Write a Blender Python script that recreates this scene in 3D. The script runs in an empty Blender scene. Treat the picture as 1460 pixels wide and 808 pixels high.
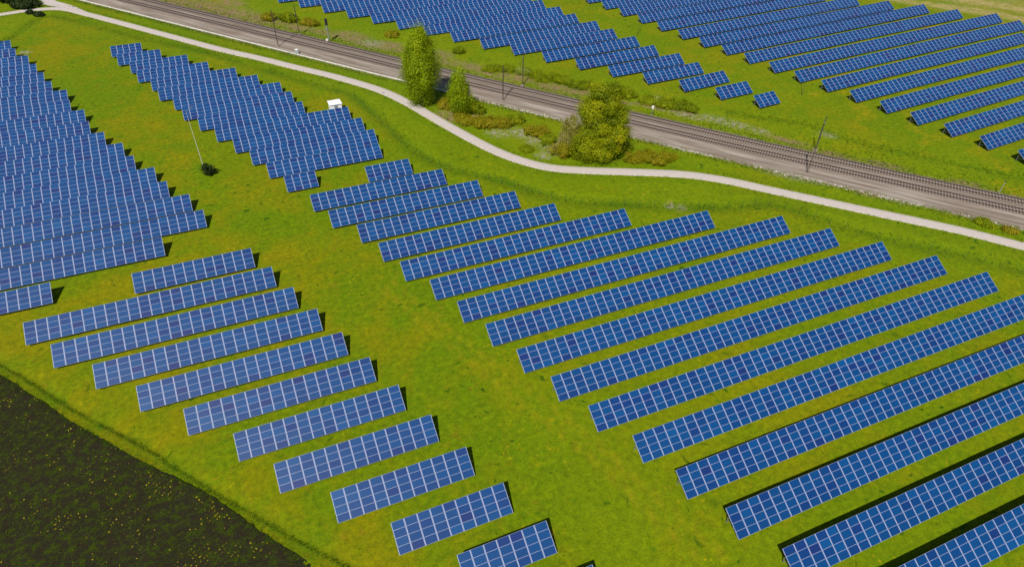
import bpy, math, random
import numpy as np
from mathutils import Matrix, Vector
random.seed(7)
rng = np.random.default_rng(7)
R = math.radians
scene = bpy.context.scene
C = scene.collection

# ---------------------------------------------------------------- surveyed layout (metres)
CAM_Z = 77.5761
CAM_M = [[0.9196126, 0.2406819, -0.3104593], [-0.39248, 0.5961352, -0.7004158], [0.0164983, 0.7659602, 0.6426762]]
CAM_F = 23.5251
TILT = 0.522
SLOPE = 3.9306
Z0 = 0.55
TABLES = [["A", -50.56, 108.5, 0, 8, 1.66, 1], ["A", -50.91, 115.5, 0, 19, 1.66, 1], ["A", -51.44, 122.3, 0, 24, 1.66, 1], ["A", -52.03, 129.35, 0, 23, 1.66, 1], ["A", -52.79, 136.4, 0, 21, 1.66, 1], ["A", -55.06, 143.4, 0, 21, 1.66, 1], ["A", -55.88, 150.5, 0, 19, 1.66, 1], ["A", -56.53, 157.7, 0, 18, 1.66, 1], ["A", -57.26, 164.9, 0, 16, 1.66, 1], ["A", -57.44, 172.1, 0, 14, 1.66, 1], ["A", -58.8, 179.4, 0, 14, 1.66, 1], ["A", -59.12, 186.5, 0, 12, 1.66, 1], ["A", -60.26, 193.7, 0, 12, 1.66, 1], ["A", -61.05, 201, 0, 10, 1.66, 1], ["A", -61.83, 208.2, 0, 9, 1.66, 1], ["A", -62.62, 215.4, 0, 8, 1.66, 1], ["A", -63.65, 223, 0, 7, 1.66, 1], ["A", -65.96, 230.2, 0, 6, 1.66, 1], ["A", -66.38, 237.66, 0, 5, 1.66, 1], ["A", -67.58, 244.9, 0, 3, 1.66, 1], ["B", 16.68, 28.1, 0, 5, 1.66, 0], ["B", 10.76, 35.24, 0, 7, 1.6636, 0], ["B", 4.68, 42.22, 0, 9, 1.6565, 0], ["B", -1.24, 49.24, 0, 11, 1.6626, 0], ["B", -7.24, 56.3, 0, 13, 1.6612, 0], ["B", -11.61, 63.39, 0, 14, 1.6606, 0], ["B", -17.66, 70.5, 0, 16, 1.6715, 0], ["B", -23.77, 77.54, 0, 18, 1.674, 0], ["B", -29.79, 84.62, 0, 20, 1.6759, 0], ["B", -35.88, 91.67, 0, 22, 1.6757, 0], ["B", -40.36, 98.8, 0, 23, 1.6827, 0], ["B", -24.51, 105.82, 0, 12, 1.6734, 0], ["C", 49.0, 14.0, 0, 34, 1.66, 1], ["C", 46.89, 21.05, 0, 38, 1.66, 1], ["C", 43.9, 28.09, 0, 43, 1.66, 1], ["C", 41.24, 35.23, 0, 47, 1.66, 1], ["C", 38.86, 42.24, 0, 51, 1.66, 1], ["C", 35.66, 49.18, 0, 49, 1.6745, 0], ["C", 33.06, 56.26, 0, 48, 1.6696, 0], ["C", 30.56, 63.39, 0, 46, 1.6613, 0], ["C", 28.16, 70.59, 0, 44, 1.6529, 0], ["C", 25.75, 77.56, 0, 42, 1.6458, 0], ["C", 23.23, 84.73, 0, 35, 1.6783, 0], ["C", 19.81, 91.63, 0, 28, 1.6731, 0], ["C", 17.62, 98.63, 0, 22, 1.6667, 0], ["C", 15.23, 105.86, 0, 20, 1.6682, 0], ["C", 11.11, 112.78, 0, 19, 1.674, 0], ["C", 8.78, 119.96, 0, 17, 1.6791, 0], ["C", 21.87, 126.96, 0, 6, 1.6522, 0], ["D", 4.97, 129.33, 0, 4, 1.64, 0], ["D", 2.23, 136.35, 0, 15, 1.6773, 0], ["D", -0.46, 143.5, 0, 17, 1.6794, 0], ["D", -3.42, 150.5, 0, 18, 1.6767, 0], ["D", -6.86, 157.7, 0, 19, 1.6779, 0], ["D", -10.2, 164.95, 0, 15, 1.6733, 0], ["D", -13.49, 172, 0, 16, 1.6756, 0], ["D", -15.32, 179, 0, 16, 1.6738, 0], ["D", -18.76, 186.1, 0, 15, 1.6793, 0], ["D", -20.4, 193.2, 0, 13, 1.6754, 0], ["D", -23.83, 200.3, 0, 11, 1.6773, 0], ["D", -25.63, 207.7, 0, 9, 1.6878, 0], ["D", -29.05, 214.85, 0, 7, 1.6543, 0], ["D", -30.89, 222.3, 0, 5, 1.656, 0], ["E", 126.38, 125.7, 0.06895, 4, 1.8143, 0], ["E", 119.74, 133.6, 0.04518, 6, 1.8452, 0], ["E", 113.38, 141.4, 0.06886, 9, 1.7764, 0], ["E", 106.57, 149.4, 0.04591, 11, 1.7828, 0], ["E", 99.81, 157.2, 0.03603, 14, 1.7847, 0], ["E", 93.38, 165.3, 0.03951, 15, 1.8568, 0], ["E", 86.55, 173.6, 0.04221, 18, 1.8433, 0], ["E", 79.96, 182.1, 0.0356, 20, 1.8262, 0], ["E", 73.03, 190, 0.04062, 23, 1.8202, 0], ["E", 66.44, 198.6, 0.04419, 25, 1.811, 0], ["E", 60.2, 207.2, 0.03412, 27, 1.8455, 0], ["E", 53.51, 215.5, 0.03904, 30, 1.7934, 0], ["E", 47.1, 223.5, 0.0393, 32, 1.8295, 1], ["E", 40.69, 231.5, 0.03947, 35, 1.8103, 1], ["E", 34.09, 239.7, 0.03827, 37, 1.8368, 1], ["E", 27.5, 248, 0.03447, 40, 1.8136, 1], ["E", 21.3, 256, 0.03909, 42, 1.8276, 1], ["E", 15, 264.2, 0.03825, 45, 1.8013, 1], ["F", 165.6, 78.6, 0.0679, 5, 1.932, 1], ["F", 163.3, 86.9, 0.0679, 13, 1.7915, 1], ["F", 160.6, 94.9, 0.0679, 20, 1.8455, 1], ["F", 157.9, 102.8, 0.0679, 28, 1.7998, 1], ["F", 155.75, 110.8, 0.0679, 35, 1.8132, 1], ["F", 153.2, 118.86, 0.0679, 42, 1.8337, 1], ["F", 150.8, 127, 0.0679, 50, 1.8105, 1], ["F", 148, 134.8, 0.0679, 57, 1.8241, 1], ["F", 145.65, 142.8, 0.06663, 58, 1.8154, 0], ["F", 143.1, 151, 0.06977, 54, 1.8224, 0], ["F", 140.9, 159.1, 0.07525, 52, 1.8034, 0], ["F", 138.2, 167, 0.07515, 48, 1.8203, 0], ["F", 135.8, 175.2, 0.07866, 45, 1.81, 1], ["F", 133.5, 184, 0.0793, 42, 1.8033, 1], ["F", 131.3, 192.6, 0.0816, 38, 1.8403, 1], ["F", 129, 201, 0.08573, 35, 1.8353, 1], ["F", 126.8, 209.5, 0.08911, 32, 1.826, 1], ["F", 124.3, 217.5, 0.09459, 29, 1.8254, 1], ["F", 122, 225.6, 0.09334, 26, 1.8156, 1]]
PATH = [[-95, 268], [-80, 274], [-66.14, 276.57], [-61.78, 277.59], [-56.05, 278.15], [-47.43, 275.76], [-38.41, 265.61], [-15.36, 236.8], [-1.3, 219.24], [7.75, 209.19], [17.33, 197.72], [27.12, 186.3], [36.0, 173.85], [40.89, 163.48], [44.3, 153.57], [47.25, 145.18], [49.79, 138.32], [52.34, 132.09], [55.35, 126.43], [59.26, 121.27], [63.29, 117.83], [70.73, 113.9], [77.49, 110.74], [88.75, 105.08], [96.37, 99.06], [102.12, 93.01], [115.48, 79.25], [127.88, 66.55], [135.67, 57.21], [143.1, 48.21]]
BRANCH = [[[-45.21, 274.17], [-51.6, 280.41], [-54.45, 283.83], [-55.56, 289.1], [-60, 300], [-66, 325]], [[-38.48, 267.13], [-44.35, 277.76], [-47.91, 282.65], [-50.86, 287.39], [-52, 300], [-56, 325]]]
RAIL = [2.2e-07, 7.1627e-05, -0.009947432, -6.626040701, 13.157219484]
DITCH = [[-73.29, 246.62], [-62.53, 247.44], [-53.14, 268.83], [-45.27, 265.2], [-38.0, 256.08], [-29.55, 245.4], [-15.57, 229.83], [-4.27, 217.06], [7.08, 201.94], [17.93, 187.23], [28.13, 173.98], [31.69, 157.82], [34.64, 140.86], [39.24, 128.47], [43.13, 124.28], [50.04, 116.73], [57.79, 106.66], [65.65, 101.5], [75.06, 97.18], [88.6, 90.94], [98.39, 88.49], [104.12, 81.1], [109.36, 73.09], [114.87, 66.54], [122.26, 59.18], [128.17, 51.69], [135.88, 43.52]]
DITCH2 = [[-53.23, 108.48], [-43.74, 95.88], [-40.18, 91.62], [-33.32, 82.5], [-24.06, 71.63], [-19.76, 65.92], [-14.44, 59.01], [-10.78, 54.46], [-5.86, 48.47], [-1.92, 43.99], [1.45, 39.83]]
SOIL = [[-53.93, 107.01], [-43.44, 93.41], [-37.11, 85.33], [-33.15, 79.82], [-24.06, 68.91], [-15.7, 59.31], [-10.69, 52.35], [-6.91, 47.21], [-4.19, 43.45], [0.91, 36.15]]
TREELIST = {"birch": [44.36, 160.34], "birch2": [51.52, 151.42], "willow": [75.25, 118.1], "blossom": [69.74, 125.28], "mastA": [-10.53, 144.78], "bushA": [-10.0, 143.93]}
BUSHES = [[20.4, 238.0, 4.21, 3.58, 0], [15.8, 241.2, 2.39, 2.71, 1], [27.3, 231.2, 2.83, 2.19, 1], [50.3, 211.6, 2.18, 1.65, 1], [57.7, 202.4, 1.88, 1.6, 1], [65.2, 190.9, 1.36, 2.31, 2], [69.6, 175.5, 1.71, 1.64, 0], [73.4, 172.9, 2.34, 1.99, 0], [77.0, 169.4, 2.32, 1.8, 3], [80.1, 165.1, 2.51, 2.13, 0], [84.8, 160.2, 3.1, 2.28, 0], [88.6, 155.7, 2.66, 2.26, 2], [94.9, 149.3, 2.83, 2.07, 0], [98.2, 145.2, 3.01, 2.39, 0], [100.9, 140.8, 2.39, 2.03, 0], [103.7, 137.4, 2.57, 2.36, 0], [106.7, 134.9, 2.18, 2.02, 2], [108.9, 132.3, 1.97, 2.35, 2], [102.5, 139.3, 0.89, 2.7, 3], [49.9, 157.3, 2.48, 2.11, 1], [51.1, 148.2, 2.75, 2.18, 1], [54.4, 144.4, 3.08, 2.77, 1], [58.8, 142.7, 3.08, 2.77, 1], [63.1, 143.1, 2.01, 2.18, 0], [65.4, 134.6, 2.65, 2.7, 1], [66.1, 130.1, 1.91, 2.36, 0], [59.9, 127.7, 1.35, 1.15, 0], [65.9, 123.2, 2.01, 4.27, 1], [81.5, 114.9, 2.53, 2.01, 1], [85.0, 112.9, 2.87, 2.3, 1], [89.1, 112.7, 1.71, 1.31, 1], [55.4, 151.6, 2.07, 4.47, 0], [69.9, 119.5, 1.83, 3.11, 0], [81.9, 119.8, 1.38, 1.47, 2], [-66.1, 289.7, 6.44, 5.47, 4], [-60.5, 281.3, 3.44, 2.66, 4], [-57.8, 285.0, 4.1, 3.22, 4], [-54.4, 271.5, 1.21, 0.77, 4], [-57.1, 274.0, 0.76, 0.78, 4], [135.1, 65.2, 1.42, 0.75, 0], [137.9, 61.9, 1.07, 0.61, 1]]
PATCH = [[62.46, 136.48, 2.55, -2.71, 2.23, 0], [64.17, 131.94, 1.76, -1.85, 2.16, 0], [66.61, 127.24, 1.97, -2.06, 3.15, 0], [62.55, 124.49, 1.22, -1.25, 1.34, 0], [56.82, 138.68, 1.82, -1.92, 1.85, 0], [48.7, 152.08, 2.21, -2.35, 2.82, 1], [53.31, 149.02, 2.17, -2.33, 3.2, 1], [106.29, 129.78, 3.09, -3.65, 1.25, 0], [111.93, 125.44, 2.56, -3.04, 1.66, 0], [115.06, 120.86, 2.5, -2.96, 1.63, 0], [118.11, 116.4, 1.78, -2.1, 1.19, 0], [133.17, 108.14, 1.26, -1.54, 1.2, 0], [48.22, 204.02, 3.33, -3.99, 2.38, 1], [37.84, 216.28, 3.85, -4.61, 3.16, 1], [42.58, 208.03, 2.39, -2.84, 2.41, 0], [59.08, 191.99, 2.85, -3.41, 2.82, 1], [64.82, 180.03, 3.01, -3.57, 2.1, 1], [68.69, 173.1, 2.93, -3.45, 2.02, 1], [74.85, 167.05, 2.85, -3.36, 2.47, 1], [81.48, 157.89, 3.28, -3.85, 2.36, 1], [86.81, 153.39, 2.93, -3.47, 2.78, 1], [93.41, 143.71, 3.06, -3.61, 1.32, 1], [100.64, 137.71, 3.21, -3.8, 1.3, 1], [106.61, 131.84, 2.4, -2.86, 1.27, 1], [-3.31, 261.93, 6.29, -7.47, 5.52, 1], [4.95, 251.14, 6.83, -8.1, 5.23, 1], [13.04, 242.19, 5.06, -6.01, 4.29, 1], [22.56, 230.1, 3.36, -3.97, 2.01, 1], [-12.03, 270.76, 5.64, -6.69, 4.92, 1], [6.02, 262.53, 3.35, -4.07, 3.19, 1], [121.23, 109.66, 3.22, -3.77, 1.14, 1], [126.39, 100.89, 3.08, -3.59, 1.1, 1], [134.63, 91.62, 2.92, -3.41, 1.07, 1], [137.93, 84.59, 2.82, -3.26, 1.03, 1], [110.89, 95.26, 4.06, -4.44, 0.97, 0], [121.87, 83.35, 2.29, -2.51, 1.24, 1], [126.11, 78.66, 2.23, -2.44, 0.92, 0], [134.97, 69.37, 3.5, -3.84, 0.9, 1], [116.6, 90.42, 2.97, -3.26, 0.8, 0], [145.85, 78.22, 2.17, -2.53, 1.02, 1], [134.35, 59.24, 0.08, -0.09, 0.8, 1], [-54.91, 236.74, 1.22, -1.23, 1.24, 0], [78.38, 95.58, 0.63, -0.63, 0.8, 0], [80.0, 94.07, 0.52, -0.52, 0.8, 0]]
RUTS = [[[23.04, 77.46], [30.33, 59.7], [35.17, 46.69], [38.76, 34.64], [41.71, 25.52]], [[20.9, 76.54], [28.04, 58.44], [32.8, 46.41], [35.98, 35.26], [38.57, 26.83]], [[17.83, 93.33], [23.04, 77.46]], [[15.57, 92.13], [20.9, 76.54]]]
MASTS = [[[15.29, 215.14, 10.9], [64.79, 154.73, 9.9], [114.69, 94.91, 11.2]], [[22.97, 223.15, 9.3], [73.66, 161.89, 9.5], [124.28, 102.82, 8.8]]]
POLES = [[143.23, 128.8, 10.3], [124.93, 185.1, 11.2]]
SIGNAL = [30.46, 213.84]
BOX = [19.63, 206.87]
LAMP = [148.26, 72.58]
SIG2 = [97.34, 132.81]
SPOT = [36.67, 171.42]
CAR = [-61.98, 289.0]
TANBAND = [[224.22, 205.53], [234.28, 185.19], [244.65, 173.58], [255.17, 161.4], [262.13, 150.11], [271.85, 131.68]]
HUT = [[20.95, 166.04], [24.12, 166.16], [23.66, 161.51], [20.56, 161.42]]
DITCH3 = [[117.89, 127.47], [125.03, 120.79], [133.45, 112.89], [135.93, 105.09], [144.41, 93.46], [152.56, 83.88], [160.13, 75.17], [167.48, 67.13]]

# ---------------------------------------------------------------- camera, sky, sun, exposure
cam_d = bpy.data.cameras.new('camera')
cam_d.sensor_width = 36.0
cam_d.lens = CAM_F
cam_d.clip_start = 1.0
cam_d.clip_end = 5000.0
cam = bpy.data.objects.new('camera', cam_d)
C.objects.link(cam)
cam.matrix_world = Matrix.Translation((0, 0, CAM_Z)) @ Matrix(CAM_M).to_4x4()
scene.camera = cam

SUN_EL, SUN_AZ = R(51.0), R(40.5)          # shadows run towards +Y turned 40 degrees to +X
world = bpy.data.worlds.new('World')
scene.world = world
world.use_nodes = True
wn = world.node_tree.nodes
sky = wn.new('ShaderNodeTexSky')
sky.sky_type = 'NISHITA'
sky.sun_disc = False
sky.sun_elevation = SUN_EL
sky.sun_rotation = math.pi + SUN_AZ
sky.air_density = 1.0
sky.dust_density = 0.6
bg = wn['Background']
bg.inputs['Strength'].default_value = 0.056
world.node_tree.links.new(sky.outputs[0], bg.inputs[0])
sd = bpy.data.lights.new('sun', 'SUN')
sd.energy = 4.6
sd.angle = R(0.5)
sd.color = (1.0, 0.95, 0.86)
sun = bpy.data.objects.new('sun', sd)
C.objects.link(sun)
dv = Vector((math.sin(SUN_AZ) * math.cos(SUN_EL), math.cos(SUN_AZ) * math.cos(SUN_EL), -math.sin(SUN_EL)))
sun.rotation_euler = dv.to_track_quat('-Z', 'Y').to_euler()
scene.view_settings.view_transform = 'Standard'
scene.view_settings.look = 'None'
scene.view_settings.exposure = 0.25
scene.view_settings.gamma = 1.0
scene.view_settings.use_curve_mapping = False

# ---------------------------------------------------------------- helpers
def tag(o, label=None, cat=None, group=None, kind=None):
    if label: o['label'] = label
    if cat: o['category'] = cat
    if group: o['group'] = group
    if kind: o['kind'] = kind
    return o

def empty(name, loc, rz=0.0):
    o = bpy.data.objects.new(name, None)
    o.location = loc
    o.rotation_euler = (0, 0, rz)
    o.empty_display_size = 0.5
    C.objects.link(o)
    return o

def link(name, me, parent=None, loc=None):
    o = bpy.data.objects.new(name, me)
    if parent: o.parent = parent
    if loc: o.location = loc
    C.objects.link(o)
    return o

class MB:
    """collects boxes, tubes and faces; build() makes one mesh"""
    def __init__(s): s.v = []; s.f = []; s.m = []
    def quad(s, pts, mi=0):
        b = len(s.v); s.v += [tuple(p) for p in pts]; s.f.append(tuple(range(b, b + len(pts)))); s.m.append(mi)
    def box(s, x0, x1, y0, y1, z0, z1, mi=0, M=None):
        P = [Vector((x, y, z)) for z in (z0, z1) for y in (y0, y1) for x in (x0, x1)]
        if M: P = [M @ p for p in P]
        b = len(s.v); s.v += [tuple(p) for p in P]
        for f in ((0, 2, 3, 1), (4, 5, 7, 6), (0, 1, 5, 4), (2, 6, 7, 3), (0, 4, 6, 2), (1, 3, 7, 5)):
            s.f.append(tuple(b + i for i in f)); s.m.append(mi)
    def bar(s, a, c, w, h=None, mi=0):
        a = Vector(a); c = Vector(c); d = c - a; L = d.length
        q = d.to_track_quat('Z', 'Y').to_matrix().to_4x4()
        h = h or w
        s.box(-w / 2, w / 2, -h / 2, h / 2, 0, L, mi, Matrix.Translation(a) @ q)
    def tube(s, pts, rad, n=6, mi=0, cap=True):
        pts = [Vector(p) for p in pts]
        b = len(s.v)
        for i, p in enumerate(pts):
            d = (pts[min(i + 1, len(pts) - 1)] - pts[max(i - 1, 0)]).normalized()
            q = d.to_track_quat('Z', 'Y').to_matrix()
            r = rad[i] if isinstance(rad, (list, tuple)) else rad
            for k in range(n):
                a = 2 * math.pi * k / n
                s.v.append(tuple(p + q @ Vector((math.cos(a) * r, math.sin(a) * r, 0))))
        for i in range(len(pts) - 1):
            for k in range(n):
                s.f.append((b + i * n + k, b + i * n + (k + 1) % n, b + (i + 1) * n + (k + 1) % n, b + (i + 1) * n + k)); s.m.append(mi)
        if cap:
            s.f.append(tuple(b + (len(pts) - 1) * n + k for k in range(n))); s.m.append(mi)
            s.f.append(tuple(b + n - 1 - k for k in range(n))); s.m.append(mi)
    def mesh(s, name, mats):
        me = bpy.data.meshes.new(name)
        me.from_pydata(s.v, [], s.f)
        for m in (mats if isinstance(mats, (list, tuple)) else [mats]): me.materials.append(m)
        me.polygons.foreach_set('material_index', s.m)
        me.update()
        return me
    def build(s, name, mats, parent=None, loc=None): return link(name, s.mesh(name, mats), parent, loc)

def np_mesh(name, V, F, mats, smooth=False):
    """V (n,3), F (m,4) arrays -> mesh"""
    me = bpy.data.meshes.new(name)
    k = F.shape[1]
    me.vertices.add(len(V)); me.vertices.foreach_set('co', V.astype(np.float32).ravel())
    me.loops.add(F.size); me.loops.foreach_set('vertex_index', F.astype(np.int32).ravel())
    me.polygons.add(len(F))
    me.polygons.foreach_set('loop_start', np.arange(0, F.size, k, dtype=np.int32))
    me.update(calc_edges=True)
    me.polygons.foreach_set('use_smooth', np.full(len(F), smooth))
    for m in (mats if isinstance(mats, (list, tuple)) else [mats]): me.materials.append(m)
    me.validate()
    return me

def vattr(me, name, a):
    at = me.attributes.new(name, 'FLOAT', 'POINT'); at.data.foreach_set('value', np.asarray(a, dtype=np.float32))

# value noise for geometry
_perm = rng.random((256, 256))
def vnoise(x, y, s):
    x = np.asarray(x) / s; y = np.asarray(y) / s
    xi = np.floor(x).astype(int); yi = np.floor(y).astype(int)
    fx = x - xi; fy = y - yi
    fx = fx * fx * (3 - 2 * fx); fy = fy * fy * (3 - 2 * fy)
    g = lambda a, b: _perm[a % 256, b % 256]
    return ((g(xi, yi) * (1 - fx) + g(xi + 1, yi) * fx) * (1 - fy) + (g(xi, yi + 1) * (1 - fx) + g(xi + 1, yi + 1) * fx) * fy) * 2 - 1

def spline(P, step=2.0):
    """Catmull-Rom through 2D points, resampled"""
    P = np.array(P, float)
    Q = np.vstack([2 * P[0] - P[1], P, 2 * P[-1] - P[-2]])
    out = []
    for i in range(1, len(Q) - 2):
        p0, p1, p2, p3 = Q[i - 1], Q[i], Q[i + 1], Q[i + 2]
        n = max(2, int(np.linalg.norm(p2 - p1) / step * 2))
        for t in np.linspace(0, 1, n, endpoint=False):
            out.append(.5 * ((2 * p1) + (-p0 + p2) * t + (2 * p0 - 5 * p1 + 4 * p2 - p3) * t * t + (-p0 + 3 * p1 - 3 * p2 + p3) * t ** 3))
    out.append(P[-1]); out = np.array(out)
    s = np.concatenate([[0], np.cumsum(np.linalg.norm(np.diff(out, axis=0), axis=1))])
    u = np.arange(0, s[-1], step)
    return np.stack([np.interp(u, s, out[:, 0]), np.interp(u, s, out[:, 1])], 1)

def dist_line(X, Y, P):
    """unsigned distance and side (+1 left of travel) to a polyline"""
    best = np.full(X.shape, 1e9); side = np.zeros(X.shape)
    for a, b in zip(P[:-1], P[1:]):
        d = b - a; L2 = d @ d + 1e-9
        t = np.clip(((X - a[0]) * d[0] + (Y - a[1]) * d[1]) / L2, 0, 1)
        dx = X - a[0] - t * d[0]; dy = Y - a[1] - t * d[1]
        q = dx * dx + dy * dy
        m = q < best
        best = np.where(m, q, best)
        side = np.where(m, np.sign(d[0] * (Y - a[1]) - d[1] * (X - a[0])), side)
    return np.sqrt(best), side

def normals2(P):
    T = np.gradient(P, axis=0); T /= np.linalg.norm(T, axis=1)[:, None]
    return T, np.stack([-T[:, 1], T[:, 0]], 1)

# ---------------------------------------------------------------- materials
def new_mat(name):
    m = bpy.data.materials.new(name); m.use_nodes = True
    return m, m.node_tree.nodes, m.node_tree.links, m.node_tree.nodes['Principled BSDF']

def mix(N, L, a, b, f, mode='MIX'):
    n = N.new('ShaderNodeMix'); n.data_type = 'RGBA'; n.blend_type = mode; n.clamp_factor = True
    for s, v in ((n.inputs[0], f), (n.inputs[6], a), (n.inputs[7], b)):
        if isinstance(v, (float, int)): s.default_value = v
        elif isinstance(v, tuple): s.default_value = (*v, 1) if len(v) == 3 else v
        else: L.new(v, s)
    return n.outputs[2]

def noise(N, L, scale, vec=None, detail=3, rough=.6, dist=0.0):
    n = N.new('ShaderNodeTexNoise'); n.inputs['Scale'].default_value = scale
    n.inputs['Detail'].default_value = detail; n.inputs['Roughness'].default_value = rough
    n.inputs['Distortion'].default_value = dist
    if vec is not None: L.new(vec, n.inputs['Vector'])
    return n.outputs['Fac']

def ramp(N, L, v, lo, hi, a=0.0, b=1.0):
    n = N.new('ShaderNodeMapRange'); n.interpolation_type = 'SMOOTHSTEP'
    n.inputs[1].default_value = lo; n.inputs[2].default_value = hi
    n.inputs[3].default_value = a; n.inputs[4].default_value = b
    L.new(v, n.inputs[0]); return n.outputs[0]

def math_(N, L, op, a, b=0.0):
    n = N.new('ShaderNodeMath'); n.operation = op
    for s, v in ((n.inputs[0], a), (n.inputs[1], b)):
        if isinstance(v, (float, int)): s.default_value = v
        else: L.new(v, s)
    return n.outputs[0]

def attr(N, name):
    n = N.new('ShaderNodeAttribute'); n.attribute_name = name; return n.outputs['Fac']

def bump(N, L, b, h, strength=.5, dist=.1):
    n = N.new('ShaderNodeBump'); n.inputs['Strength'].default_value = strength; n.inputs['Distance'].default_value = dist
    L.new(h, n.inputs['Height']); L.new(n.outputs[0], b.inputs['Normal'])

def plain(name, col, rough=.6, metal=0.0, var=.15, scale=3.0):
    m, N, L, b = new_mat(name)
    tc = N.new('ShaderNodeTexCoord')
    f = noise(N, L, scale, tc.outputs['Object'], 4)
    c = mix(N, L, tuple(x * (1 - var) for x in col), tuple(min(1, x * (1 + var)) for x in col), f)
    L.new(c, b.inputs['Base Color'])
    b.inputs['Roughness'].default_value = rough; b.inputs['Metallic'].default_value = metal
    return m

def grass_material():
    m, N, L, b = new_mat('meadow_grass')
    geo = N.new('ShaderNodeNewGeometry'); P = geo.outputs['Position']
    big = noise(N, L, .035, P, 3, .55, .4); mid = noise(N, L, .16, P, 5, .65, .3); sm = noise(N, L, 1.1, P, 5, .7); fine = noise(N, L, 6.0, P, 3, .7)
    green = mix(N, L, (.066, .136, .0003), (.142, .200, .0004), sm)
    olive = mix(N, L, (.132, .158, .0004), (.220, .188, .0006), sm)
    fac = ramp(N, L, math_(N, L, 'ADD', math_(N, L, 'MULTIPLY', big, .6), math_(N, L, 'MULTIPLY', mid, .55)), .49, .72, 0, .9)
    fac = math_(N, L, 'ADD', fac, math_(N, L, 'MULTIPLY', attr(N, 'dry'), .6))
    c = mix(N, L, green, olive, fac)
    rust = ramp(N, L, noise(N, L, .33, P, 5, .7), .56, .74, 0, .6)
    c = mix(N, L, c, (.20, .125, .006), math_(N, L, 'MULTIPLY', rust, math_(N, L, 'SUBTRACT', 1.0, attr(N, 'lush'))))
    lush = mix(N, L, (.082, .150, .0005), (.190, .236, .0007), noise(N, L, .5, P, 5, .7))
    lf = math_(N, L, 'MULTIPLY', attr(N, 'lush'), ramp(N, L, mid, .30, .58, .45, 1.0))
    c = mix(N, L, c, lush, lf)
    # small dark green tussocks
    tus = ramp(N, L, noise(N, L, .55, P, 4, .55), .60, .72, 0, .65)
    c = mix(N, L, c, (.040, .092, .0008), tus)
    clump = math_(N, L, 'MULTIPLY', ramp(N, L, noise(N, L, .62, P, 2, .45, .5), .66, .71), ramp(N, L, noise(N, L, .05, P, 2, .5), .42, .56, .1, .85))
    c = mix(N, L, c, (.028, .082, .0006), clump)
    spk = math_(N, L, 'MULTIPLY', ramp(N, L, noise(N, L, 1.6, P, 4, .65), .60, .70), ramp(N, L, noise(N, L, .09, P, 3, .6), .44, .60, 0, .75))
    c = mix(N, L, c, (.22, .115, .008), math_(N, L, 'MULTIPLY', spk, math_(N, L, 'SUBTRACT', 1.0, attr(N, 'lush'))))
    ypt = math_(N, L, 'MULTIPLY', ramp(N, L, noise(N, L, .8, P, 4, .7), .56, .68), ramp(N, L, noise(N, L, .045, P, 3, .6), .50, .62, 0, .6))
    c = mix(N, L, c, (.30, .235, .002), ypt)
    # dandelions
    v = N.new('ShaderNodeTexVoronoi'); v.inputs['Scale'].default_value = .85; L.new(P, v.inputs['Vector'])
    dot = ramp(N, L, v.outputs['Distance'], .10, .20, 1, 0)
    msk = ramp(N, L, noise(N, L, .06, P, 3, .6), .52, .64, 0, .55)
    c = mix(N, L, c, (.40, .30, .004), math_(N, L, 'MULTIPLY', dot, msk))
    yel = math_(N, L, 'MULTIPLY', attr(N, 'yellow'), ramp(N, L, noise(N, L, .9, P, 4, .7), .42, .62))
    c = mix(N, L, c, (.27, .21, .003), yel)
    c = mix(N, L, c, (.036, .100, .0012), math_(N, L, 'MULTIPLY', attr(N, 'ditch'), ramp(N, L, sm, .30, .60, .35, .95)))
    c = mix(N, L, c, (.21, .195, .003), math_(N, L, 'MULTIPLY', attr(N, 'rut'), ramp(N, L, mid, .35, .6, .35, .75)))
    brk = math_(N, L, 'MULTIPLY', attr(N, 'earth'), ramp(N, L, noise(N, L, .55, P, 6, .75), .38, .55))
    c = mix(N, L, c, mix(N, L, (.14, .085, .035), (.30, .21, .13), fine), brk)
    pal = math_(N, L, 'MULTIPLY', attr(N, 'pale'), ramp(N, L, noise(N, L, .8, P, 6, .8), .44, .56))
    c = mix(N, L, c, mix(N, L, (.17, .15, .09), (.38, .345, .28), sm), pal)
    tan = math_(N, L, 'MULTIPLY', attr(N, 'tan'), ramp(N, L, noise(N, L, .3, P, 5, .7), .36, .60, .35, 1))
    c = mix(N, L, c, mix(N, L, (.26, .21, .06), (.40, .32, .15), sm), tan)
    shade = mix(N, L, (.66, .68, .66), (1.28, 1.26, 1.26), ramp(N, L, math_(N, L, 'ADD', math_(N, L, 'MULTIPLY', fine, .5), math_(N, L, 'MULTIPLY', sm, .5)), .34, .68))
    c = mix(N, L, c, shade, 1.0, 'MULTIPLY')
    L.new(c, b.inputs['Base Color'])
    b.inputs['Roughness'].default_value = .9; b.inputs['Specular IOR Level'].default_value = .1
    bump(N, L, b, math_(N, L, 'ADD', sm, fine), .6, .07)
    return m

def soil_material():
    m, N, L, b = new_mat('dark_ploughed_soil')
    geo = N.new('ShaderNodeNewGeometry'); P = geo.outputs['Position']
    sm = noise(N, L, 1.8, P, 6, .75); mid = noise(N, L, .18, P, 5, .65, .5); fine = noise(N, L, 7., P, 4, .7)
    c = mix(N, L, (.010, .0085, .004), (.031, .025, .013), fine)
    grn = math_(N, L, 'MULTIPLY', ramp(N, L, noise(N, L, .9, P, 6, .8), .44, .63), ramp(N, L, mid, .34, .54, .5, 1.0))
    c = mix(N, L, c, mix(N, L, (.013, .033, .001), (.045, .064, .001), sm), grn)
    L.new(c, b.inputs['Base Color']); b.inputs['Roughness'].default_value = .95; b.inputs['Specular IOR Level'].default_value = .1
    bump(N, L, b, math_(N, L, 'ADD', sm, fine), .6, .12)
    return m

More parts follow.
